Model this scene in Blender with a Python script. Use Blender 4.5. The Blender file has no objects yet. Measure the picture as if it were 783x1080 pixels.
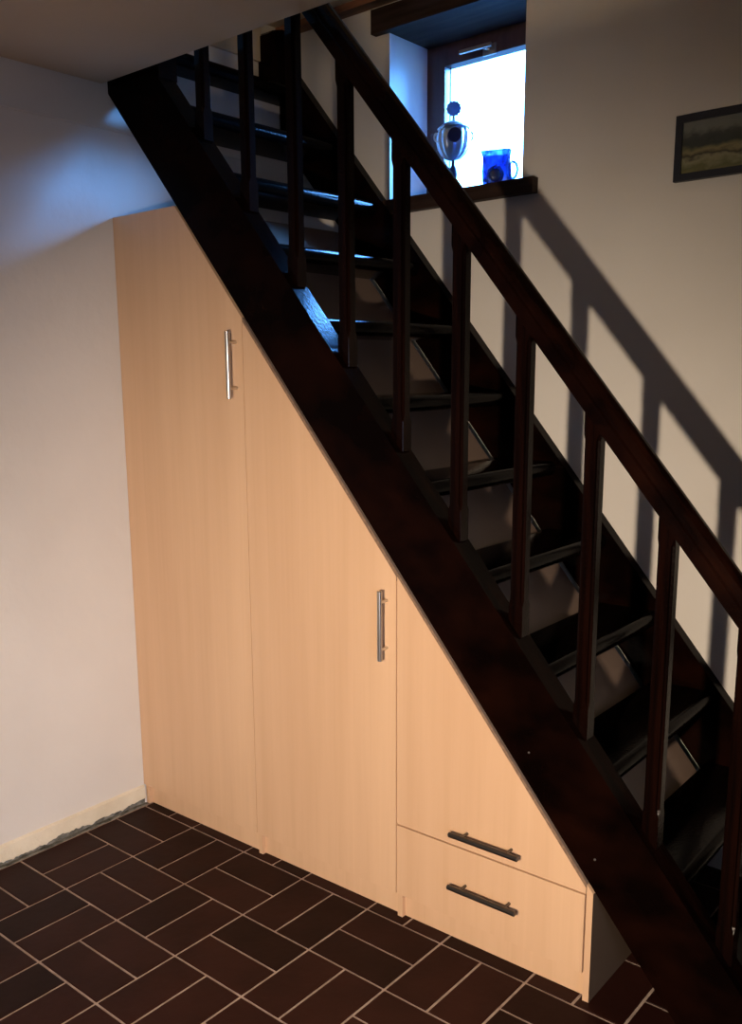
import bpy, bmesh, math, random
from mathutils import Vector, Matrix, noise
random.seed(7)
SC = bpy.context.scene
COL = SC.collection

# ------------------------------------------------------------------ helpers
def tag(o, label=None, cat=None, group=None, kind=None):
    if label: o['label'] = label
    if cat: o['category'] = cat
    if group: o['group'] = group
    if kind: o['kind'] = kind
    return o

def empty(name, loc, label=None, cat=None, group=None):
    o = bpy.data.objects.new(name, None)
    o.empty_display_size = 0.1
    COL.objects.link(o)
    o.location = loc
    return tag(o, label, cat, group)

def obj(name, bm, mats, parent=None, smooth=False, bevel=0.0, segs=2):
    """link bm (world coordinates) as one mesh; its origin goes to its own base centre"""
    if bevel:
        bmesh.ops.bevel(bm, geom=[e for e in bm.edges if len(e.link_faces) == 2 and e.calc_face_angle(0) > 0.5],
                        offset=bevel, segments=segs, profile=0.6, affect='EDGES', clamp_overlap=True)
    bmesh.ops.recalc_face_normals(bm, faces=bm.faces)
    co = [v.co for v in bm.verts]
    mn = Vector([min(c[i] for c in co) for i in range(3)])
    mx = Vector([max(c[i] for c in co) for i in range(3)])
    org = Vector(((mn.x + mx.x) / 2, (mn.y + mx.y) / 2, mn.z))
    bmesh.ops.translate(bm, verts=bm.verts, vec=-org)
    me = bpy.data.meshes.new(name)
    bm.to_mesh(me); bm.free()
    if not isinstance(mats, (list, tuple)): mats = [mats]
    for m in mats: me.materials.append(m)
    if smooth:
        for p in me.polygons: p.use_smooth = True
        try: me.set_sharp_from_angle(angle=math.radians(40))
        except Exception: pass
    o = bpy.data.objects.new(name, me)
    COL.objects.link(o)
    if parent is not None:
        o.parent = parent
        pw = Vector(parent.location); q = parent.parent
        while q is not None:
            pw += Vector(q.location); q = q.parent
        o.location = org - pw
    else:
        o.location = org
    return o

def box(bm, x0, x1, y0, y1, z0, z1, mi=0):
    vs = [bm.verts.new((x, y, z)) for z in (z0, z1) for y in (y0, y1) for x in (x0, x1)]
    for f in ((0, 2, 3, 1), (4, 5, 7, 6), (0, 1, 5, 4), (2, 6, 7, 3), (0, 4, 6, 2), (1, 3, 7, 5)):
        bm.faces.new([vs[i] for i in f]).material_index = mi
    return vs

def B(*args):
    bm = bmesh.new(); box(bm, *args); return bm

def prism(bm, pts, y0, y1):
    """pts in (x,z) extruded along y"""
    a = [bm.verts.new((x, y0, z)) for x, z in pts]
    b = [bm.verts.new((x, y1, z)) for x, z in pts]
    n = len(pts)
    bm.faces.new(a); bm.faces.new(b[::-1])
    for i in range(n):
        bm.faces.new([a[i], b[i], b[(i + 1) % n], a[(i + 1) % n]])

def prismx(bm, pts, x0, x1):
    """pts in (y,z) extruded along x"""
    a = [bm.verts.new((x0, y, z)) for y, z in pts]
    b = [bm.verts.new((x1, y, z)) for y, z in pts]
    n = len(pts)
    bm.faces.new(a); bm.faces.new(b[::-1])
    for i in range(n):
        bm.faces.new([a[i], b[i], b[(i + 1) % n], a[(i + 1) % n]])

def tube(bm, a, b, r, n=20, cap=0.0015):
    a = Vector(a); b = Vector(b); d = (b - a).normalized()
    u = d.orthogonal().normalized(); w = d.cross(u)
    prof = [(0, r - cap), (cap, r), ((b - a).length - cap, r), ((b - a).length, r - cap)]
    rings = []
    for t, rr in prof:
        rings.append([bm.verts.new(a + d * t + (u * math.cos(k * 2 * math.pi / n) + w * math.sin(k * 2 * math.pi / n)) * rr) for k in range(n)])
    bm.faces.new(rings[0][::-1]); bm.faces.new(rings[-1])
    for i in range(3):
        for k in range(n):
            bm.faces.new([rings[i][k], rings[i][(k + 1) % n], rings[i + 1][(k + 1) % n], rings[i + 1][k]])

def lathe(bm, c, prof, n=40, f=None):
    """prof list of (r,z) from bottom to top around c"""
    rings = []
    for r, z in prof:
        ring = []
        for k in range(n):
            t = 2 * math.pi * k / n
            rr = r * (f(t, z) if f else 1)
            ring.append(bm.verts.new((c[0] + rr * math.cos(t), c[1] + rr * math.sin(t), c[2] + z)))
        rings.append(ring)
    for i in range(len(rings) - 1):
        for k in range(n):
            bm.faces.new([rings[i][k], rings[i][(k + 1) % n], rings[i + 1][(k + 1) % n], rings[i + 1][k]])
    bm.faces.new(rings[0][::-1]); bm.faces.new(rings[-1])

# ---------------------------------------------------------------- materials
def mat(name, col, rough=0.5, metal=0.0, spec=0.5, coat=0.0, emit=None, es=0):
    m = bpy.data.materials.new(name); m.use_nodes = True
    b = m.node_tree.nodes['Principled BSDF']
    b.inputs['Base Color'].default_value = (*col, 1)
    b.inputs['Roughness'].default_value = rough
    b.inputs['Metallic'].default_value = metal
    b.inputs['Specular IOR Level'].default_value = spec
    b.inputs['Coat Weight'].default_value = coat
    b.inputs['Coat Roughness'].default_value = 0.15
    return m

def nodes(m): return m.node_tree.nodes, m.node_tree.links, m.node_tree.nodes['Principled BSDF']

def noise_mix(m, c1, c2, scale=(5, 5, 5), detail=4, lo=0.35, hi=0.65, bump=0.0, bscale=None, rough=None):
    N, L, b = nodes(m)
    tc = N.new('ShaderNodeTexCoord'); mp = N.new('ShaderNodeMapping'); mp.inputs['Scale'].default_value = scale
    L.new(tc.outputs['Object'], mp.inputs['Vector'])
    nz = N.new('ShaderNodeTexNoise'); nz.inputs['Scale'].default_value = 1; nz.inputs['Detail'].default_value = detail
    L.new(mp.outputs[0], nz.inputs['Vector'])
    cr = N.new('ShaderNodeValToRGB')
    cr.color_ramp.elements[0].position = lo; cr.color_ramp.elements[0].color = (*c1, 1)
    cr.color_ramp.elements[1].position = hi; cr.color_ramp.elements[1].color = (*c2, 1)
    L.new(nz.outputs['Fac'], cr.inputs['Fac']); L.new(cr.outputs['Color'], b.inputs['Base Color'])
    if bump:
        n2 = N.new('ShaderNodeTexNoise'); n2.inputs['Scale'].default_value = bscale or 60; n2.inputs['Detail'].default_value = 5
        L.new(tc.outputs['Object'], n2.inputs['Vector'])
        bp = N.new('ShaderNodeBump'); bp.inputs['Strength'].default_value = bump; bp.inputs['Distance'].default_value = 0.01
        L.new(n2.outputs['Fac'], bp.inputs['Height']); L.new(bp.outputs[0], b.inputs['Normal'])
    return m

M_wall = noise_mix(mat('plaster_wall', (0.7, 0.66, 0.62), 0.9, spec=0.2), (0.655, 0.615, 0.565), (0.715, 0.68, 0.63), (2.2, 2.2, 2.2), 3, .3, .7, 0.25, 14)
M_ceil = noise_mix(mat('ceiling_paint', (0.5, 0.46, 0.4), 0.9, spec=0.2), (0.60, 0.51, 0.375), (0.66, 0.56, 0.42), (1.5, 1.5, 1.5), 3, .3, .7, 0.15, 18)
M_cream = noise_mix(mat('cream_plaster', (0.75, 0.66, 0.5), 0.9, spec=0.2), (0.66, 0.58, 0.44), (0.78, 0.70, 0.55), (9, 9, 9), 4, .3, .7, 0.4, 40)
M_cement = noise_mix(mat('grey_cement', (0.2, 0.19, 0.17), 0.95, spec=0.2), (0.07, 0.07, 0.06), (0.24, 0.23, 0.20), (30, 30, 30), 5, .35, .65, 0.6, 90)
M_upper = noise_mix(mat('upper_ceiling_paint', (0.8, 0.66, 0.42), 0.9, spec=0.2), (0.74, 0.60, 0.37), (0.82, 0.68, 0.45), (3, 3, 3))
M_beam = noise_mix(mat('red_brown_beam', (0.2, 0.08, 0.04), 0.6), (0.15, 0.058, 0.028), (0.28, 0.12, 0.06), (3, 30, 30), 5)

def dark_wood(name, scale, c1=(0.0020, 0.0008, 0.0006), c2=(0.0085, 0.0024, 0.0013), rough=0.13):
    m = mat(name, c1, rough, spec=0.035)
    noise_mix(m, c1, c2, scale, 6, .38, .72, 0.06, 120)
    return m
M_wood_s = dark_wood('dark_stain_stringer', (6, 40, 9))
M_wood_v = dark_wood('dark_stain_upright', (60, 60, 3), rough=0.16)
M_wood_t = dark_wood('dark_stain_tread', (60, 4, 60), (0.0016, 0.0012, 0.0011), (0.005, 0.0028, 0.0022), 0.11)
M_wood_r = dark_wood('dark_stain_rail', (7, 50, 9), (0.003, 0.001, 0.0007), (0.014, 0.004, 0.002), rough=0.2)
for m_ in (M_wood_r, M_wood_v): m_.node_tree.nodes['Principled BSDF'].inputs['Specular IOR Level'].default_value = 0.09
M_sillw = noise_mix(mat('dark_window_wood', (0.04, 0.02, 0.014), 0.6, spec=0.1), (0.022, 0.012, 0.009), (0.045, 0.026, 0.019), (4, 40, 40), 5)
M_framew = noise_mix(mat('window_frame_wood', (0.045, 0.022, 0.02), 0.4), (0.035, 0.017, 0.015), (0.06, 0.03, 0.026), (40, 40, 4), 5)

def laminate():
    m = mat('maple_laminate', (0.6, 0.4, 0.26), 0.42, spec=0.4)
    N, L, b = nodes(m)
    tc = N.new('ShaderNodeTexCoord')
    def nz(scale, det):
        mp = N.new('ShaderNodeMapping'); mp.inputs['Scale'].default_value = scale
        L.new(tc.outputs['Object'], mp.inputs['Vector'])
        n = N.new('ShaderNodeTexNoise'); n.inputs['Scale'].default_value = 1; n.inputs['Detail'].default_value = det
        n.inputs['Roughness'].default_value = 0.6
        L.new(mp.outputs[0], n.inputs['Vector']); return n
    a = nz((7, 7, 0.5), 2); f = nz((70, 70, 2.0), 3)
    r1 = N.new('ShaderNodeValToRGB')
    r1.color_ramp.elements[0].position = .3; r1.color_ramp.elements[0].color = (0.60, 0.375, 0.225, 1)
    r1.color_ramp.elements[1].position = .7; r1.color_ramp.elements[1].color = (0.68, 0.445, 0.275, 1)
    L.new(a.outputs['Fac'], r1.inputs['Fac'])
    r2 = N.new('ShaderNodeValToRGB')
    r2.color_ramp.elements[0].position = .3; r2.color_ramp.elements[0].color = (0.965, 0.955, 0.945, 1)
    r2.color_ramp.elements[1].position = .6; r2.color_ramp.elements[1].color = (1, 1, 1, 1)
    L.new(f.outputs['Fac'], r2.inputs['Fac'])
    mx = N.new('ShaderNodeMixRGB'); mx.blend_type = 'MULTIPLY'; mx.inputs[0].default_value = 1
    L.new(r1.outputs[0], mx.inputs[1]); L.new(r2.outputs[0], mx.inputs[2]); L.new(mx.outputs[0], b.inputs['Base Color'])
    return m
M_lam = laminate()
M_edge = mat('panel_edge_band', (0.55, 0.40, 0.28), 0.5)
M_chip = noise_mix(mat('sloping_panel_edge', (0.24, 0.15, 0.10), 0.7), (0.15, 0.09, 0.06), (0.24, 0.15, 0.095), (90, 90, 90), 3)
M_inner = mat('inner_board', (0.22, 0.155, 0.12), 0.5)
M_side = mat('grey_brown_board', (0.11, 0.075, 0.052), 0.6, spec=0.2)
M_white = mat('white_edge_band', (0.75, 0.72, 0.68), 0.5)
M_steel = mat('brushed_steel', (0.55, 0.52, 0.48), 0.28, 1.0)
M_dsteel = mat('dark_brushed_steel', (0.13, 0.12, 0.11), 0.38, 1.0)
M_screw = mat('screw_steel', (0.9, 0.85, 0.8), 0.3, 1.0)

# --------------------------------------------------------- stair geometry
def LZ(x): return 0.286 + 1.2257 * (1.677 - x)      # lower edge of the stringers / top of the cupboards
def LX(z): return 1.677 - (z - 0.286) / 1.2257
D = 0.82                                            # face of the window wall
ZC = 2.366

# -------------------------------------------------------------------- floor
def build_floor():
    bm = bmesh.new()
    gx, gy, th, UX, UY = 0.2732, -0.0176, -0.0082, 0.25, 0.25 * 0.9818
    box(bm, -0.1, 4.3, -4.1, 0.95, -0.06, -0.0025, 0)
    ct, st = math.cos(th), math.sin(th)
    lay = bm.loops.layers.color.new('tint')
    j = 0.0032
    for i in range(-2, 17):
        for k in range(-5, 18):
            even = (i + k) % 2 == 0
            for h in (0, 1):
                if even:      # long in y
                    a0, a1 = i * UX + h * UX / 2, i * UX + (h + 1) * UX / 2
                    b0, b1 = -k * UY, -(k + 1) * UY
                else:
                    a0, a1 = i * UX, (i + 1) * UX
                    b0, b1 = -k * UY - h * UY / 2, -k * UY - (h + 1) * UY / 2
                a0 += j; a1 -= j; b0 -= j; b1 += j
                w = 0.0015
                def P(a, b, z):
                    return Vector((gx + a * ct - b * st, gy + a * st + b * ct, z))
                c = P((a0 + a1) / 2, (b0 + b1) / 2, 0)
                if c.x > 4.2 or c.y < -4.0 or c.y > 0.9: continue
                xs = [P(a0, b0, 0).x, P(a1, b1, 0).x]
                if max(xs) < 0.05: continue
                if min(xs) < 0.018: a0 = 0.02 - gx + j
                t = random.uniform(0.75, 1.2)
                top = [bm.verts.new(P(a, b, random.uniform(-0.0002, 0.0003))) for a, b in ((a0 + w, b0 - w), (a1 - w, b0 - w), (a1 - w, b1 + w), (a0 + w, b1 + w))]
                bot = [bm.verts.new(P(a, b, -0.003)) for a, b in ((a0, b0), (a1, b0), (a1, b1), (a0, b1))]
                fs = [bm.faces.new(top)]
                for q in range(4):
                    fs.append(bm.faces.new([bot[q], bot[(q + 1) % 4], top[(q + 1) % 4], top[q]]))
                for f in fs:
                    f.material_index = 1
                    for l in f.loops: l[lay] = (t, t, t, 1)
    # rough cement strip between the wall and the first tiles
    n = 160
    for q in range(n):
        y0 = -4 + q * 4.0 / n; y1 = y0 + 4.0 / n
        box(bm, 0.0, 0.017 + 0.003 * noise.noise(Vector((y0 * 9, 0, 0))), y0, y1, -0.004, 0.0015 + 0.0015 * noise.noise(Vector((0, y0 * 23, 3))), 2)
    g = noise_mix(mat('tile_grout', (0.2, 0.16, 0.13), 0.95, spec=0.1), (0.27, 0.20, 0.165), (0.40, 0.31, 0.26), (25, 25, 25), 5)
    t = mat('dark_clay_tile', (0.03, 0.012, 0.008), 0.5, spec=0.1)
    N, L, b = nodes(t)
    noise_mix(t, (0.017, 0.0048, 0.0033), (0.028, 0.0082, 0.0056), (6, 6, 6), 5, .3, .7, 0.08, 30)
    cr = b.inputs['Base Color'].links[0].from_socket
    at = N.new('ShaderNodeVertexColor'); at.layer_name = 'tint'
    mx = N.new('ShaderNodeMixRGB'); mx.blend_type = 'MULTIPLY'; mx.inputs[0].default_value = 1
    L.new(cr, mx.inputs[1]); L.new(at.outputs[0], mx.inputs[2]); L.new(mx.outputs[0], b.inputs['Base Color'])
    bmesh.ops.translate(bm, verts=bm.verts, vec=(0, 0, 0))
    me = bpy.data.meshes.new('floor'); bm.to_mesh(me); bm.free()
    for m in (g, t, M_cement): me.materials.append(m)
    o = bpy.data.objects.new('floor', me); COL.objects.link(o)
    tag(o, kind='structure')
build_floor()

# -------------------------------------------------------------- room shell
def struct(name, bm, m, **k): return tag(obj(name, bm, m, **k), kind='structure')
struct('wall_left', B(-0.3, 0.0, -4.1, D, -0.06, 3.6), M_wall)
# window wall with its opening (x .475-.985, z 2.03-2.60)
WX0, WX1, WZ0, WZ1 = 0.475, 0.985, 2.03, 2.60
bm = bmesh.new()
box(bm, -0.3, WX0, D, D + 0.30, -0.06, 3.6); box(bm, WX1, 2.25, D, D + 0.30, -0.06, 3.6); box(bm, 3.75, 4.3, D, D + 0.30, -0.06, 3.6); box(bm, 2.25, 3.75, D, D + 0.30, 2.25, 3.6)
box(bm, WX0, WX1, D, D + 0.30, -0.06, WZ0); box(bm, WX0, WX1, D, D + 0.30, WZ1 + 0.06, 3.6)
struct('wall_back', bm, M_wall)
# added opening and dark box right of the stairs, unseen, to darken wood reflections
M_dark = mat('dark_box_paint', (0.06, 0.05, 0.045), 0.9, spec=0.1)
bm = bmesh.new(); box(bm, 2.1, 3.9, 2.6, 2.7, -0.06, 2.4); box(bm, 2.1, 2.2, D + .31, 2.6, -0.06, 2.4); box(bm, 3.8, 3.9, D + .31, 2.6, -0.06, 2.4)
box(bm, 2.2, 3.8, D + .13, 2.6, -0.06, 0.0); box(bm, 2.1, 3.9, D + .31, 2.7, 2.4, 2.45)
struct('unseen_dark_box', bm, M_dark)
struct('wall_right', B(4.2, 4.3, -4.1, D, -0.06, 3.6), M_ceil)
struct('wall_front', B(0, 4.2, -4.1, -4.0, -0.06, ZC), M_ceil)
# lower ceiling ends at the stair opening, its slab carries the upper floor
struct('ceiling', B(0, 4.2, -4.0, -0.012, ZC, 2.58), M_ceil)
struct('ceiling_upper', B(0, 4.2, 0.30, D, 2.712, 2.85), M_upper)
bm = bmesh.new(); box(bm, 0, 4.2, -0.95, 0.34, 3.45, 3.55); box(bm, 0, 4.2, 0.30, 0.34, 2.85, 3.45)
struct('ceiling_stairwell', bm, M_ceil)
struct('wall_stairwell', B(0, 4.2, -1.0, -0.95, 2.58, 3.55), M_wall)
struct('trim_1', B(0.0, 4.2, 0.768, D, 2.690, 2.712), M_beam)            # red-brown wooden strip under the upper ceiling
# plaster lip on the left wall and the wider plaster higher up
bm = bmesh.new(); prismx(bm, [(-4.0, 0), (0.60, 0), (0.60, 0.007), (-4.0, 0.007)], 0, 0.007)
bmesh.ops.translate(bm, verts=bm.verts, vec=(0, 0, 2.234))
struct('trim_2', bm, M_wall, bevel=0.0015)
struct('trim_3', B(0, 0.012, 0.09, 0.68, 2.578, 2.712), M_ceil)
# cream plaster strip with its broken lower edge
bm = bmesh.new()
n = 420; y0, y1 = -3.6, 0.0
rows = []
for q in range(n + 1):
    y = y0 + (y1 - y0) * q / n
    s = 0.015 + 0.012 * noise.noise(Vector((y * 14, 1.3, 0))) + 0.008 * noise.noise(Vector((y * 60, 4.2, 0))) + 0.006 * noise.noise(Vector((y * 170, 0, 7)))
    s = max(0.001, s)
    t = 0.068 + 0.002 * noise.noise(Vector((y * 8, 0, 9)))
    rows.append([bm.verts.new((x, y, z)) for x, z in ((0.0, s), (0.008, s), (0.0095, s + 0.004), (0.0085, t - 0.006), (0.0, t))])
for q in range(n):
    for k in range(4):
        bm.faces.new([rows[q][k], rows[q][k + 1], rows[q + 1][k + 1], rows[q + 1][k]])
struct('baseboard_left', bm, M_cream)
bm = bmesh.new(); box(bm, 0.0, 0.0025, y0, y1, 0.0, 0.03)
struct('trim_4', bm, M_cement)

# ------------------------------------------------------------------ window
win = tag(empty('window_1', (0.73, 1.03, WZ0)), kind='structure')
FY0, FY1 = 1.03, 1.09
bm = bmesh.new()
def ring(bm, x0, x1, z0, z1, w, y0, y1, wb=None):
    wb = wb or w
    box(bm, x0, x0 + w, y0, y1, z0, z1); box(bm, x1 - w, x1, y0, y1, z0, z1)
    box(bm, x0 + w, x1 - w, y0, y1, z0, z0 + wb); box(bm, x0 + w, x1 - w, y0, y1, z1 - w, z1)
ring(bm, WX0, WX1, 2.0655, WZ1, 0.040, FY0 + 0.012, FY1)
obj('frame', bm, M_framew, win)
bm = bmesh.new(); ring(bm, WX0 + 0.030, WX1 - 0.030, 2.067, WZ1 - 0.022, 0.052, FY0, FY1 - 0.012, 0.046)
sash = obj('sash', bm, M_framew, win, bevel=0.003)
pane = mat('window_glass', (1, 1, 1), 0.0)
N, L, b = nodes(pane)
N.remove(b)
gl = N.new('ShaderNodeBsdfGlass'); gl.inputs['IOR'].default_value = 1.01
gl.inputs['Roughness'].default_value = 0
tr = N.new('ShaderNodeBsdfTransparent'); gs = N.new('ShaderNodeBsdfGlossy'); gs.inputs['Roughness'].default_value = 0.02
fr = N.new('ShaderNodeFresnel'); fr.inputs['IOR'].default_value = 1.45
ms = N.new('ShaderNodeMixShader'); L.new(fr.outputs[0], ms.inputs[0]); L.new(tr.outputs[0], ms.inputs[1]); L.new(gs.outputs[0], ms.inputs[2])
N.remove(gl); L.new(ms.outputs[0], N['Material Output'].inputs['Surface'])
obj('pane', B(WX0 + 0.080, WX1 - 0.080, 1.052, 1.056, 2.110, WZ1 - 0.072), pane, sash)
bm = bmesh.new(); box(bm, WX0 + 0.090, WX0 + 0.094, 1.049, 1.052, 2.114, WZ1 - 0.074)
obj('glazing_bead', bm, M_framew, sash)
# tilt handle, lying across the top of the sash
bm = bmesh.new(); box(bm, 0.712, 0.760, FY0 - 0.007, FY0, 2.522, 2.556)
hd = obj('handle', bm, M_steel, sash, bevel=0.003)
bm = bmesh.new(); tube(bm, (0.733, FY0 - 0.007, 2.541), (0.733, FY0 - 0.034, 2.541), 0.007)
box(bm, 0.640, 0.762, FY0 - 0.043, FY0 - 0.032, 2.537, 2.548)
obj('lever', bm, M_steel, hd, bevel=0.002)
obj('sill', B(0.437, 1.040, 0.785, FY0 + 0.012, 2.020, 2.065), M_sillw, win, bevel=0.003)
obj('lintel', B(0.418, 1.005, 0.790, FY1, 2.600, 2.675), M_sillw, win, bevel=0.002)

# --------------------------------------------------------------- staircase
st = empty('staircase', (1.0, 0.42, 0), 'steep dark brown open-tread wooden staircase with slanted handrail, rising leftwards above the cupboards', 'staircase')
def stringer(y0, y1, x0):
    bm = bmesh.new()
    xa, xb = LX(0.0), LX(-0.295)
    prism(bm, [(x0, LZ(x0) + 0.003), (xa, 0.003), (xb, 0.0015), (xb, 0.0015 + 0.0001), (x0, LZ(x0) + 0.295)], y0, y1)
    return bm
def stringer2(y0, y1, x0):
    bm = bmesh.new()
    prism(bm, [(x0, LZ(x0) + 0.003), (LX(0.0), 0.003), (LX(-0.295), 0.003), (x0, LZ(x0) + 0.295)], y0, y1)
    return bm
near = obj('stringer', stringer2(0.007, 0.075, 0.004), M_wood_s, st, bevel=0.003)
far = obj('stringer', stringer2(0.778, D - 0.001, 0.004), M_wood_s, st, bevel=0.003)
far['label'] = 'dark stringer against the wall'
near['label'] = 'dark stringer on the room side'
for x, z in ((1.497, 0.555), (1.674, 0.349)):
    z = LZ(x) + 0.08
    bm = bmesh.new(); tube(bm, (x, 0.008, z), (x, 0.005, z), 0.0028, 12, 0.0006)
    obj('screw', bm, M_screw, near)
NX = lambda k: 0.103 + 0.175 * k
tread0 = None
for k in range(12):
    x1 = NX(k); z1 = LZ(x1) + 0.269
    x0 = max(0.006, x1 - 0.183)
    z1 += 0.010
    h = 0.0225; ns = 14                      # board with a half-round nosing
    pts = [(x0, z1), (x0, z1 - 2 * h)] + [(x1 - h * 0.8 + h * 0.8 * math.sin(math.pi * q / ns), z1 - h - h * math.cos(math.pi * q / ns)) for q in range(ns + 1)]
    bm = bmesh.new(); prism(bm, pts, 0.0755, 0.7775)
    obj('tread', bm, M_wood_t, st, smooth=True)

def baluster(x, zb, zt):
    """square upright with stopped hollow chamfers"""
    bm = bmesh.new()
    h = 0.0185; c = 0.0075; g = 0.0025
    yc = 0.0485
    def ringpts(z, ch, gr):
        p = []
        for sx, sy in ((1, 1), (-1, 1), (-1, -1), (1, -1)):
            a = (sx * h, sy * (h - ch)) if sx * sy > 0 else (sx * (h - ch), sy * h)
            b_ = (sx * (h - ch), sy * h) if sx * sy > 0 else (sx * h, sy * (h - ch))
            m_ = (sx * (h - ch / 2 - gr), sy * (h - ch / 2 - gr))
            p += [a, m_, b_]
        return [bm.verts.new((x + a, yc + b, z)) for a, b in p]
    e = 0.0012
    lv = [(zb, e, 0), (zb + 0.075, e, 0), (zb + 0.09, c, g), (zt - 0.075, c, g), (zt - 0.06, e, 0), (zt, e, 0)]
    rs = [ringpts(*l) for l in lv]
    for i in range(len(rs) - 1):
        for q in range(12):
            bm.faces.new([rs[i][q], rs[i][(q + 1) % 12], rs[i + 1][(q + 1) % 12], rs[i + 1][q]])
    bm.faces.new(rs[0][::-1]); bm.faces.new(rs[-1])
    return bm
RB, RT = 1.013, 1.108                   # rail underside / top above LZ
for i in range(0, 10):
    x = 0.3875 + 0.175 * i
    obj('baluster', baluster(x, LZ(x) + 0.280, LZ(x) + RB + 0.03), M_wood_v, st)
# hand rail: moulded section swept along the slope
bm = bmesh.new()
sl = math.atan(1.2257); cs, sn = math.cos(sl), math.sin(sl)
sec = [(0.0, 0.0), (0.0, 0.026), (0.003, 0.029), (0.001, 0.031), (0.001, 0.038), (0.006, 0.048), (0.013, 0.055), (0.022, 0.060),
       (0.033, 0.060), (0.042, 0.055), (0.049, 0.048), (0.054, 0.038), (0.054, 0.031), (0.052, 0.029), (0.055, 0.026), (0.055, 0.0)]
def railring(xb):
    zb = LZ(xb) + RB
    return [bm.verts.new((xb + p * sn, 0.021 + w, zb + p * cs)) for w, p in sec]
r0 = railring(0.225); r1 = railring(2.155)
for q in range(len(sec)):
    bm.faces.new([r0[q], r0[(q + 1) % len(sec)], r1[(q + 1) % len(sec)], r1[q]])
bm.faces.new(r0[::-1]); bm.faces.new(r1)
obj('handrail', bm, M_wood_r, st, smooth=False)
def newel(x, z0, z1):
    bm = B(x - 0.035, x + 0.035, 0.0135, 0.0835, z0, z1 - 0.03)
    top = B(x - 0.043, x + 0.043, 0.0055, 0.0915, z1 - 0.03, z1)
    me = bpy.data.meshes.new('t'); top.to_mesh(me); bm.from_mesh(me); bpy.data.meshes.remove(me); top.free()
    return bm
obj('newel_post', newel(2.185, 0.003, LZ(2.185) + 1.22), M_wood_v, st, bevel=0.004)
obj('newel_post', newel(0.205, LZ(0.205) + 0.25, 3.35), M_wood_v, st, bevel=0.004)
# short post end at the top of the wall stringer
bm = bmesh.new(); prismx(bm, [(0.675, 2.48), (0.778, 2.48), (0.778, 2.685), (0.74, 2.686), (0.69, 2.672), (0.675, 2.66)], 0.001, 0.06)
obj('landing_post', bm, M_wood_s, st, bevel=0.002)

# ---------------------------------------------------------------- cupboards
ZP, ZD, YB = 0.0716, 0.2779, 0.755
ZTOP = 1.977; XS = LX(ZTOP)
G = 0.0018
T = 0.016
def side_panel(x0, x1, top0, top1, y0=0.017, foot=0.006):
    """upright panel with slanted top and a foot that reaches forward under the door"""
    bm = bmesh.new()
    def sec(x, t): return [bm.verts.new((x, y, z)) for y, z in ((foot, 0.0005), (YB, 0.0005), (YB, t), (y0, t), (y0, ZP - 0.002), (foot, ZP - 0.002))]
    a, b_ = sec(x0, top0), sec(x1, top1)
    bm.faces.new(a); bm.faces.new(b_[::-1])
    for i in range(6): bm.faces.new([a[i], b_[i], b_[(i + 1) % 6], a[(i + 1) % 6]])
    return bm
def slope_board(x0, x1, y0):
    """board lying under the stringers, top face on LZ"""
    bm = bmesh.new()
    v = T / math.cos(sl)
    pts = [(x0, LZ(x0)), (x1, LZ(x1)), (x1, LZ(x1) - v), (x0, LZ(x0) - v)]
    prism(bm, pts, y0, YB)
    for f in bm.faces:
        f.normal_update()
        if abs(f.normal.y) > 0.9: f.material_index = 1 if f.normal.y * 1 < 0 else 2
    # orient test by location
    for f in bm.faces:
        c = f.calc_center_median()
        f.material_index = 1 if abs(c.y - y0) < 1e-5 else (2 if abs(c.y - YB) < 1e-5 else 0)
    return bm
def bar_handle(parent, a, b, horizontal, m):
    """bar handle with two posts; a,b are the ends of the bar in the door plane (x,z)"""
    y = -0.034; r = 0.0068
    bm = bmesh.new(); tube(bm, (a[0], y, a[1]), (b[0], y, b[1]), r, 24)
    h = obj('handle', bm, m, parent, smooth=True)
    L_ = math.hypot(b[0] - a[0], b[1] - a[1]); u = ((b[0] - a[0]) / L_, (b[1] - a[1]) / L_)
    for t in (L_ / 2 - 0.064, L_ / 2 + 0.064):
        px, pz = a[0] + u[0] * t, a[1] + u[1] * t
        bm = bmesh.new(); tube(bm, (px, y + r * 0.6, pz), (px, 0.0005, pz), 0.0042, 14, 0.0004)
        obj('handle_post', bm, m, h, smooth=True)
    return h
def door_bm(pts, y0=0.0, y1=0.016):
    bm = bmesh.new(); prism(bm, pts, y0, y1); return bm
X1, X2, X3 = 0.5676, 1.1095, 1.677
IN = 0.0205                        # vertical inset of a door under the sloping board
# unit A ---------------------------------------------------------------
cA = empty('cupboard', (X1 / 2, 0.38, 0), 'tallest beech-effect cupboard against the white wall, single door with high upright handle', 'cupboard')
obj('side_panel', side_panel(0.006, 0.006 + T, ZTOP - T, ZTOP - T), M_lam, cA)
obj('side_panel', side_panel(X1 - T - .001, X1 - .001, LZ(X1 - T) - .03, LZ(X1) - .03, foot=0.03), M_lam, cA)
obj('top_panel', B(0.003, XS, 0.0165, YB, ZTOP - T, ZTOP), M_inner, cA)
o = obj('sloping_panel', slope_board(XS + 0.0005, X1 - 0.0005, 0.0165), [M_inner, M_chip, M_white], cA)
obj('plinth', B(0.022, X1 - 0.001, 0.020, 0.036, 0.0005, ZP + 0.02), M_lam, cA)
dA = obj('door', door_bm([(0.002, ZP), (X1 - G, ZP), (X1 - G, LZ(X1) - 0.002), (XS, ZTOP), (0.002, ZTOP)]), M_lam, cA, bevel=0.0008, segs=1)
bar_handle(dA, (0.540, 1.419), (0.540, 1.608), False, M_steel)
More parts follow.
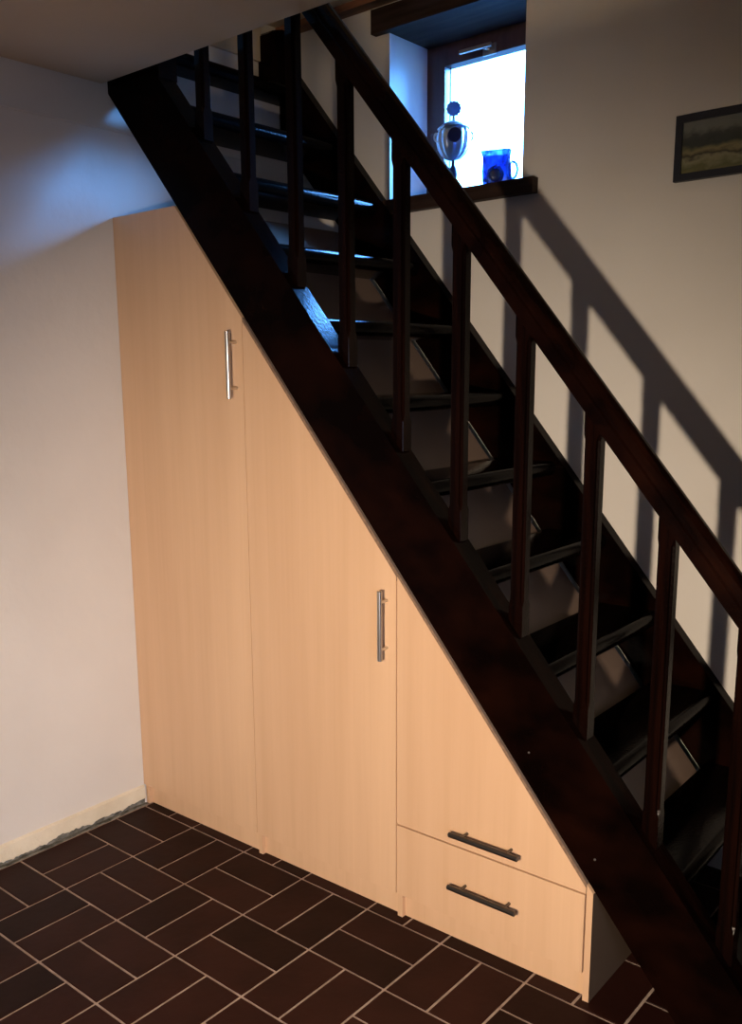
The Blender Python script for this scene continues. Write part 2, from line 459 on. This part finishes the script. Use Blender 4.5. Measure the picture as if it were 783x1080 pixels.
# unit B ---------------------------------------------------------------
cB = empty('cupboard', ((X1 + X2) / 2, 0.38, 0), 'middle beech-effect cupboard with slanted top, single door with upright handle at its right', 'cupboard')
obj('side_panel', side_panel(X1, X1 + T, LZ(X1) - .03, LZ(X1 + T) - .03), M_lam, cB)
obj('side_panel', side_panel(X2 - T - .001, X2 - .001, LZ(X2 - T) - .03, LZ(X2) - .03, foot=0.03), M_lam, cB)
obj('sloping_panel', slope_board(X1 + .0005, X2 - .0005, 0.0), [M_inner, M_chip, M_white], cB)
obj('plinth', B(X1 + T, X2 - 0.001, 0.020, 0.036, 0.0005, ZP + 0.02), M_lam, cB)
dB = obj('door', door_bm([(X1 + G, ZP), (X2 - G, ZP), (X2 - G, LZ(X2) - 0.013), (X1 + G, LZ(X1) - 0.013)], -0.001, 0.015), M_lam, cB, bevel=0.0008, segs=1)
bar_handle(dB, (1.079, 0.743), (1.079, 0.932), False, M_steel)
# unit C ---------------------------------------------------------------
cC = empty('cupboard', ((X2 + X3) / 2, 0.38, 0), 'lowest beech-effect cupboard at the foot of the stairs, triangular flap over one wide drawer', 'cupboard')
obj('side_panel', side_panel(X2, X2 + T, LZ(X2) - .03, LZ(X2 + T) - .03), M_lam, cC)
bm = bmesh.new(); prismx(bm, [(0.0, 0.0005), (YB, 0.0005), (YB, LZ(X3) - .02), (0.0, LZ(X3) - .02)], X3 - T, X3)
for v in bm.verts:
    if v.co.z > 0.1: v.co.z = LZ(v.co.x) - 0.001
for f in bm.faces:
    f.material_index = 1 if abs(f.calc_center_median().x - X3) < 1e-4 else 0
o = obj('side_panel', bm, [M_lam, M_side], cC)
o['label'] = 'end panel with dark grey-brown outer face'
obj('sloping_panel', slope_board(X2 + .0005, X3 - T - .0005, 0.0), [M_inner, M_chip, M_white], cC)
obj('plinth', B(X2 + T, X3 - T - .0005, 0.020, 0.036, 0.0005, ZP + 0.02), M_lam, cC)
XR = X3 - T - 0.004
fl = obj('flap_door', door_bm([(X2 + G, ZD + .0025), (XR + 0.002, ZD + .0025), (XR + 0.002, LZ(XR + .002) - 0.013), (X2 + G, LZ(X2) - 0.013)] if LZ(XR) - .013 > ZD + .004 else
         [(X2 + G, ZD + .0025), (LX(ZD + .0145), ZD + .0025), (X2 + G, LZ(X2 + G) - 0.013)], -0.001, 0.015), M_lam, cC, bevel=0.0006, segs=1)
bar_handle(fl, (1.299, 0.3245), (1.497, 0.3245), True, M_dsteel)
dr = obj('drawer', door_bm([(X2 + G, ZP), (XR, ZP), (XR, ZD - .0025), (X2 + G, ZD - .0025)], -0.001, 0.015), M_lam, cC, bevel=0.0008, segs=1)
bar_handle(dr, (1.297, 0.177), (1.494, 0.177), True, M_dsteel)

# ------------------------------------------------------------------ picture
pc = empty('framed_picture', (1.592, D, 1.990), 'small landscape painting in a dark frame hung on the wall right of the window', 'picture')
PX0, PX1, PZ0, PZ1 = 1.463, 1.720, 1.990, 2.160
bm = bmesh.new(); w = 0.019
def mitre(bm, x0, x1, z0, z1, w, y0, y1):
    o_ = [(x0, z0), (x1, z0), (x1, z1), (x0, z1)]; i_ = [(x0 + w, z0 + w), (x1 - w, z0 + w), (x1 - w, z1 - w), (x0 + w, z1 - w)]
    for k in range(4):
        prism(bm, [o_[k], o_[(k + 1) % 4], i_[(k + 1) % 4], i_[k]], y0, y1)
mitre(bm, PX0, PX1, PZ0, PZ1, w, 0.800, D - .0005)
obj('frame', bm, mat('blue_black_frame', (0.012, 0.014, 0.022), 0.45), pc)
M_p = mat('landscape_painting', (0.2, 0.2, 0.15), 0.55)
N, L, b = nodes(M_p)
tc = N.new('ShaderNodeTexCoord'); sp = N.new('ShaderNodeSeparateXYZ'); L.new(tc.outputs['Generated'], sp.inputs[0])
nz = N.new('ShaderNodeTexNoise'); nz.inputs['Scale'].default_value = 5; nz.inputs['Detail'].default_value = 6
L.new(tc.outputs['Generated'], nz.inputs['Vector'])
ma = N.new('ShaderNodeMath'); ma.operation = 'MULTIPLY_ADD'; ma.inputs[1].default_value = 0.42
L.new(nz.outputs['Fac'], ma.inputs[0]); L.new(sp.outputs['Z'], ma.inputs[2])
sb = N.new('ShaderNodeMath'); sb.operation = 'SUBTRACT'; sb.inputs[1].default_value = 0.21
L.new(ma.outputs[0], sb.inputs[0])
cr = N.new('ShaderNodeValToRGB'); L.new(sb.outputs[0], cr.inputs[0])
E_ = cr.color_ramp.elements
for pos, c in ((0.0, (0.16, 0.15, 0.06)), (0.12, (0.10, 0.10, 0.035)), (0.24, (0.23, 0.22, 0.13)), (0.32, (0.035, 0.03, 0.015)), (0.42, (0.22, 0.19, 0.09)),
               (0.50, (0.10, 0.10, 0.05)), (0.56, (0.03, 0.035, 0.028)), (0.70, (0.05, 0.055, 0.045)), (0.82, (0.17, 0.18, 0.155)), (1.0, (0.20, 0.20, 0.185))):
    if pos in (0.0, 1.0): e = E_[0 if pos == 0 else len(E_) - 1]
    else: e = E_.new(pos)
    e.color = (*c, 1)
L.new(cr.outputs[0], b.inputs['Base Color'])
obj('painting', B(PX0 + w - .003, PX1 - w + .003, 0.808, 0.812, PZ0 + w - .003, PZ1 - w + .003), M_p, pc)

# -------------------------------------------------------- things on the sill
SZ = 2.0655
M_silver = mat('blue_silver_glaze', (0.62, 0.74, 0.86), 0.30, 0.6)
M_navy = mat('navy_panel', (0.02, 0.035, 0.12), 0.3)
ux, uy = 0.664, 0.925
ur = empty('ornate_urn', (ux, uy, SZ), 'silvery footed urn with disc finial on the window sill, left of the blue pot', 'urn')
bm = bmesh.new(); lathe(bm, (ux, uy, SZ), [(0.030, 0), (0.032, 0.004), (0.028, 0.010), (0.014, 0.018), (0.007, 0.030), (0.007, 0.052), (0.0125, 0.064), (0.0155, 0.078), (0.0125, 0.094), (0.006, 0.106), (0.006, 0.122)], 32)
obj('foot', bm, M_navy, ur, smooth=True)
bm = bmesh.new()
flute = lambda t, z: 1 + 0.035 * math.cos(12 * t)
lathe(bm, (ux, uy, SZ), [(0.006, 0.120), (0.026, 0.126), (0.040, 0.138), (0.050, 0.156), (0.056, 0.180), (0.055, 0.203), (0.048, 0.218)], 96, flute)
bowl = obj('bowl', bm, M_silver, ur, smooth=True)
bm = bmesh.new(); lathe(bm, (ux, uy, SZ), [(0.052, 0.217), (0.055, 0.221), (0.050, 0.226), (0.036, 0.236), (0.018, 0.243), (0.006, 0.246), (0.005, 0.262)], 48)
obj('lid', bm, M_silver, ur, smooth=True)
# medallion on the side that faces the room
dv = Vector((0.60, -0.80, 0)).normalized()
for sgn in (1, -1):
    pts = [Vector((ux, uy, SZ)) + Vector((sgn * dv.y * -1, sgn * dv.x, 0)) * a + Vector((0, 0, z)) for a, z in
           ((0.050, 0.206), (0.062, 0.208), (0.065, 0.196), (0.062, 0.186), (0.053, 0.180))]
    bm = bmesh.new()
    for a_, b_ in zip(pts, pts[1:]): tube(bm, a_, b_, 0.0032, 10, 0.0002)
    obj('handle', bm, M_silver, ur, smooth=True)
bm = bmesh.new()
c0 = Vector((ux, uy, SZ + 0.190)) + dv * 0.046
uu = Vector((-dv.y, dv.x, 0)) * -1
nn = 20
fr_ = [bm.verts.new(c0 + dv * 0.014 + uu * 0.022 * math.cos(k * 2 * math.pi / nn) + Vector((0, 0, 0.022 * math.sin(k * 2 * math.pi / nn)))) for k in range(nn)]
bk_ = [bm.verts.new(c0 - dv * 0.01 + uu * 0.026 * math.cos(k * 2 * math.pi / nn) + Vector((0, 0, 0.026 * math.sin(k * 2 * math.pi / nn)))) for k in range(nn)]
bm.faces.new(fr_); bm.faces.new(bk_[::-1])
for k in range(nn): bm.faces.new([fr_[k], fr_[(k + 1) % nn], bk_[(k + 1) % nn], bk_[k]])
obj('medallion', bm, M_navy, ur)
# scalloped disc finial
bm = bmesh.new()
c1 = Vector((ux, uy, SZ + 0.284)); nn = 72
def dr_(k): return 0.0235 + 0.0014 * math.cos(12 * k * 2 * math.pi / nn)
a_ = [bm.verts.new(c1 + dv * 0.004 + uu * dr_(k) * math.cos(k * 2 * math.pi / nn) + Vector((0, 0, dr_(k) * math.sin(k * 2 * math.pi / nn)))) for k in range(nn)]
b_ = [bm.verts.new(c1 - dv * 0.004 + uu * dr_(k) * math.cos(k * 2 * math.pi / nn) + Vector((0, 0, dr_(k) * math.sin(k * 2 * math.pi / nn)))) for k in range(nn)]
bm.faces.new(a_); bm.faces.new(b_[::-1])
for k in range(nn): bm.faces.new([a_[k], a_[(k + 1) % nn], b_[(k + 1) % nn], b_[k]])
obj('finial', bm, mat('blue_enamel', (0.16, 0.34, 0.85), 0.4), ur)

px, py = 0.852, 0.895
M_blue = noise_mix(mat('blue_glaze', (0.03, 0.10, 0.5), 0.15, coat=0.6), (0.02, 0.08, 0.50), (0.14, 0.45, 0.95), (32, 32, 24), 3, .42, .62)
M_blue.node_tree.nodes['Principled BSDF'].inputs['Transmission Weight'].default_value = 0.55
pt = empty('glazed_pot', (px, py, SZ), 'squarish glossy blue pot with pinched rim at the right end of the window sill', 'pot')
def sq(t, z):
    k = 0.35 + 0.3 * min(1, z / 0.11)
    s = 1 / max(abs(math.cos(t)), abs(math.sin(t)))
    r = (1 - k) + k * s
    if z > 0.095: r *= 1 + (z - 0.095) * 4.0 * (0.5 + 0.5 * math.cos(4 * t + math.pi))
    return r
bm = bmesh.new(); lathe(bm, (px, py, SZ), [(0.036, 0), (0.043, 0.004), (0.047, 0.025), (0.048, 0.050), (0.046, 0.075), (0.045, 0.095), (0.048, 0.112), (0.046, 0.1125), (0.042, 0.095), (0.041, 0.03), (0.002, 0.012)], 64, sq)
bmesh.ops.rotate(bm, verts=bm.verts, cent=(px, py, SZ), matrix=Matrix.Rotation(math.radians(20), 3, 'Z'))
body = obj('body', bm, M_blue, pt, smooth=True)
bm = bmesh.new()
dv2 = Vector((0.64, -0.77, 0)).normalized(); uu2 = Vector((-dv2.y, dv2.x, 0))
c2 = Vector((px, py, SZ + 0.035)) + dv2 * 0.046 - uu2 * 0.014
for rr, th_ in ((0.024, 0.004),):
    n1, n2 = 32, 10
    g = [[bm.verts.new(c2 + (uu2 * math.cos(a) + Vector((0, 0, math.sin(a)))) * (rr + th_ * math.cos(b2)) + dv2 * (0.004 + th_ * math.sin(b2))) for b2 in [2 * math.pi * q / n2 for q in range(n2)]] for a in [2 * math.pi * q / n1 for q in range(n1)]]
    for i in range(n1):
        for j2 in range(n2):
            bm.faces.new([g[i][j2], g[(i + 1) % n1][j2], g[(i + 1) % n1][(j2 + 1) % n2], g[i][(j2 + 1) % n2]])
obj('raised_ring', bm, M_blue, pt, smooth=True)
bm = bmesh.new(); bmesh.ops.create_uvsphere(bm, u_segments=20, v_segments=12, radius=0.020)
bmesh.ops.transform(bm, verts=bm.verts, matrix=Matrix.Translation(c2 + dv2 * 0.002) @ Matrix.Diagonal((1, 1, 1, 1)))
for v in bm.verts:
    d_ = (v.co - c2).dot(dv2); v.co -= dv2 * d_ * 0.6
obj('boss', bm, mat('navy_glaze', (0.01, 0.02, 0.10), 0.08, coat=1.0), pt, smooth=True)
h_pts = [Vector((px, py, SZ)) + uu2 * a + Vector((0, 0, z)) for a, z in ((0.046, 0.085), (0.060, 0.080), (0.066, 0.060), (0.060, 0.038), (0.046, 0.030))]
bm = bmesh.new()
for a_, b_ in zip(h_pts, h_pts[1:]): tube(bm, a_, b_, 0.004, 10, 0.0002)
obj('handle', bm, M_blue, pt, smooth=True)

# ------------------------------------------------------------------- lights
def area(name, loc, target, sx, sy, power, col):
    l = bpy.data.lights.new(name, 'AREA'); l.shape = 'RECTANGLE'; l.size = sx; l.size_y = sy; l.energy = power; l.color = col
    o = bpy.data.objects.new(name, l); COL.objects.link(o); o.location = loc
    o.rotation_euler = (Vector(target) - Vector(loc)).to_track_quat('-Z', 'Y').to_euler()
    return o
LAMP = (2.15, -2.21, 1.22)
l = bpy.data.lights.new('room_lamp', 'SPOT'); l.energy = 318; l.color = (1.0, 0.80, 0.60); l.shadow_soft_size = 0.028
l.spot_size = math.radians(88); l.spot_blend = 1.0
lo = bpy.data.objects.new('room_lamp', l); COL.objects.link(lo); lo.location = LAMP
lo.rotation_euler = (Vector((1.05, 0.0, 0.38)) - Vector(LAMP)).to_track_quat('-Z', 'Y').to_euler()
# added cool fill for the lower left wall, no door stands there
area('cool_wall_fill', (3.9, -2.4, 0.9), (0.0, -0.6, 0.15), 0.9, 1.5, 7.5, (0.64, 0.72, 1.0)).data.spread = math.radians(65)
# lamp on the upper floor
l = bpy.data.lights.new('upstairs_lamp', 'POINT'); l.energy = 8.0; l.color = (1.0, 0.72, 0.42); l.shadow_soft_size = 0.04
lo = bpy.data.objects.new('upstairs_lamp', l); COL.objects.link(lo); lo.location = (0.9, -0.55, 2.64)
# sky beyond the window
W = bpy.data.worlds.new('sky'); SC.world = W; W.use_nodes = True
WN, WL = W.node_tree.nodes, W.node_tree.links
bg = WN['Background']; bg.inputs[0].default_value = (0.11, 0.38, 1.0, 1)
g_ = WN.new('ShaderNodeTexCoord')
dt = WN.new('ShaderNodeVectorMath'); dt.operation = 'DOT_PRODUCT'; dt.inputs[1].default_value = Vector((0.66, 0.70, 0.28)).normalized()
WL.new(g_.outputs['Generated'], dt.inputs[0])
def wm(op, a, b=None):
    n_ = WN.new('ShaderNodeMath'); n_.operation = op
    for i_, v_ in enumerate((a, b)):
        if v_ is None: continue
        if isinstance(v_, (int, float)): n_.inputs[i_].default_value = v_
        else: WL.new(v_, n_.inputs[i_])
    return n_.outputs[0]
lobe = wm('POWER', wm('MAXIMUM', dt.outputs['Value'], 0.0), 4.0)
d2 = WN.new('ShaderNodeVectorMath'); d2.operation = 'DOT_PRODUCT'; d2.inputs[1].default_value = Vector((0.06, 0.80, 0.56)).normalized()
WL.new(g_.outputs['Generated'], d2.inputs[0])
high = wm('MULTIPLY', wm('POWER', wm('MAXIMUM', d2.outputs['Value'], 0.0), 14.0), 190.0)
sz = WN.new('ShaderNodeSeparateXYZ'); WL.new(g_.outputs['Generated'], sz.inputs[0])
mr = WN.new('ShaderNodeMapRange'); mr.inputs['From Min'].default_value = -0.04; mr.inputs['From Max'].default_value = 0.04
mr.inputs['To Min'].default_value = 0.12; mr.inputs['To Max'].default_value = 1.0
WL.new(sz.outputs['Z'], mr.inputs['Value'])
WL.new(wm('MULTIPLY', wm('ADD', wm('ADD', wm('MULTIPLY', lobe, 110.0), 34.0), high), mr.outputs[0]), bg.inputs[1])
pl = area('window_portal', (0.73, 1.13, 2.33), (0.73, 0, 2.33), 0.5, 0.6, 1, (1, 1, 1))
pl.data.cycles.is_portal = True

# ------------------------------------------------------------------- camera
cam = bpy.data.cameras.new('camera'); co = bpy.data.objects.new('camera', cam); COL.objects.link(co); SC.camera = co
cam.sensor_fit = 'VERTICAL'; cam.sensor_height = 36; cam.lens = 36 * 976.5258 / 1080
cam.shift_x = 53.5508 / 1080; cam.shift_y = 48.1287 / 1080
Rr = Vector((0.7550952600724474, 0.6554445373663035, -0.01495348296536639))
Uu = Vector((-0.1157650711984063, 0.15574601641725724, 0.9809901256692565))
Ff = Vector((-0.6453135644836168, 0.7390099030505801, -0.19348066230665312))
mw = Matrix((Rr, Uu, -Ff)).transposed().to_4x4(); mw.translation = (2.49802, -1.889956, 1.482524)
co.matrix_world = mw
cam.clip_start = 0.02
SC.view_settings.view_transform = 'Standard'; SC.view_settings.look = 'None'; SC.view_settings.gamma = 1
SC.view_settings.use_curve_mapping = False; SC.view_settings.exposure = 0.0
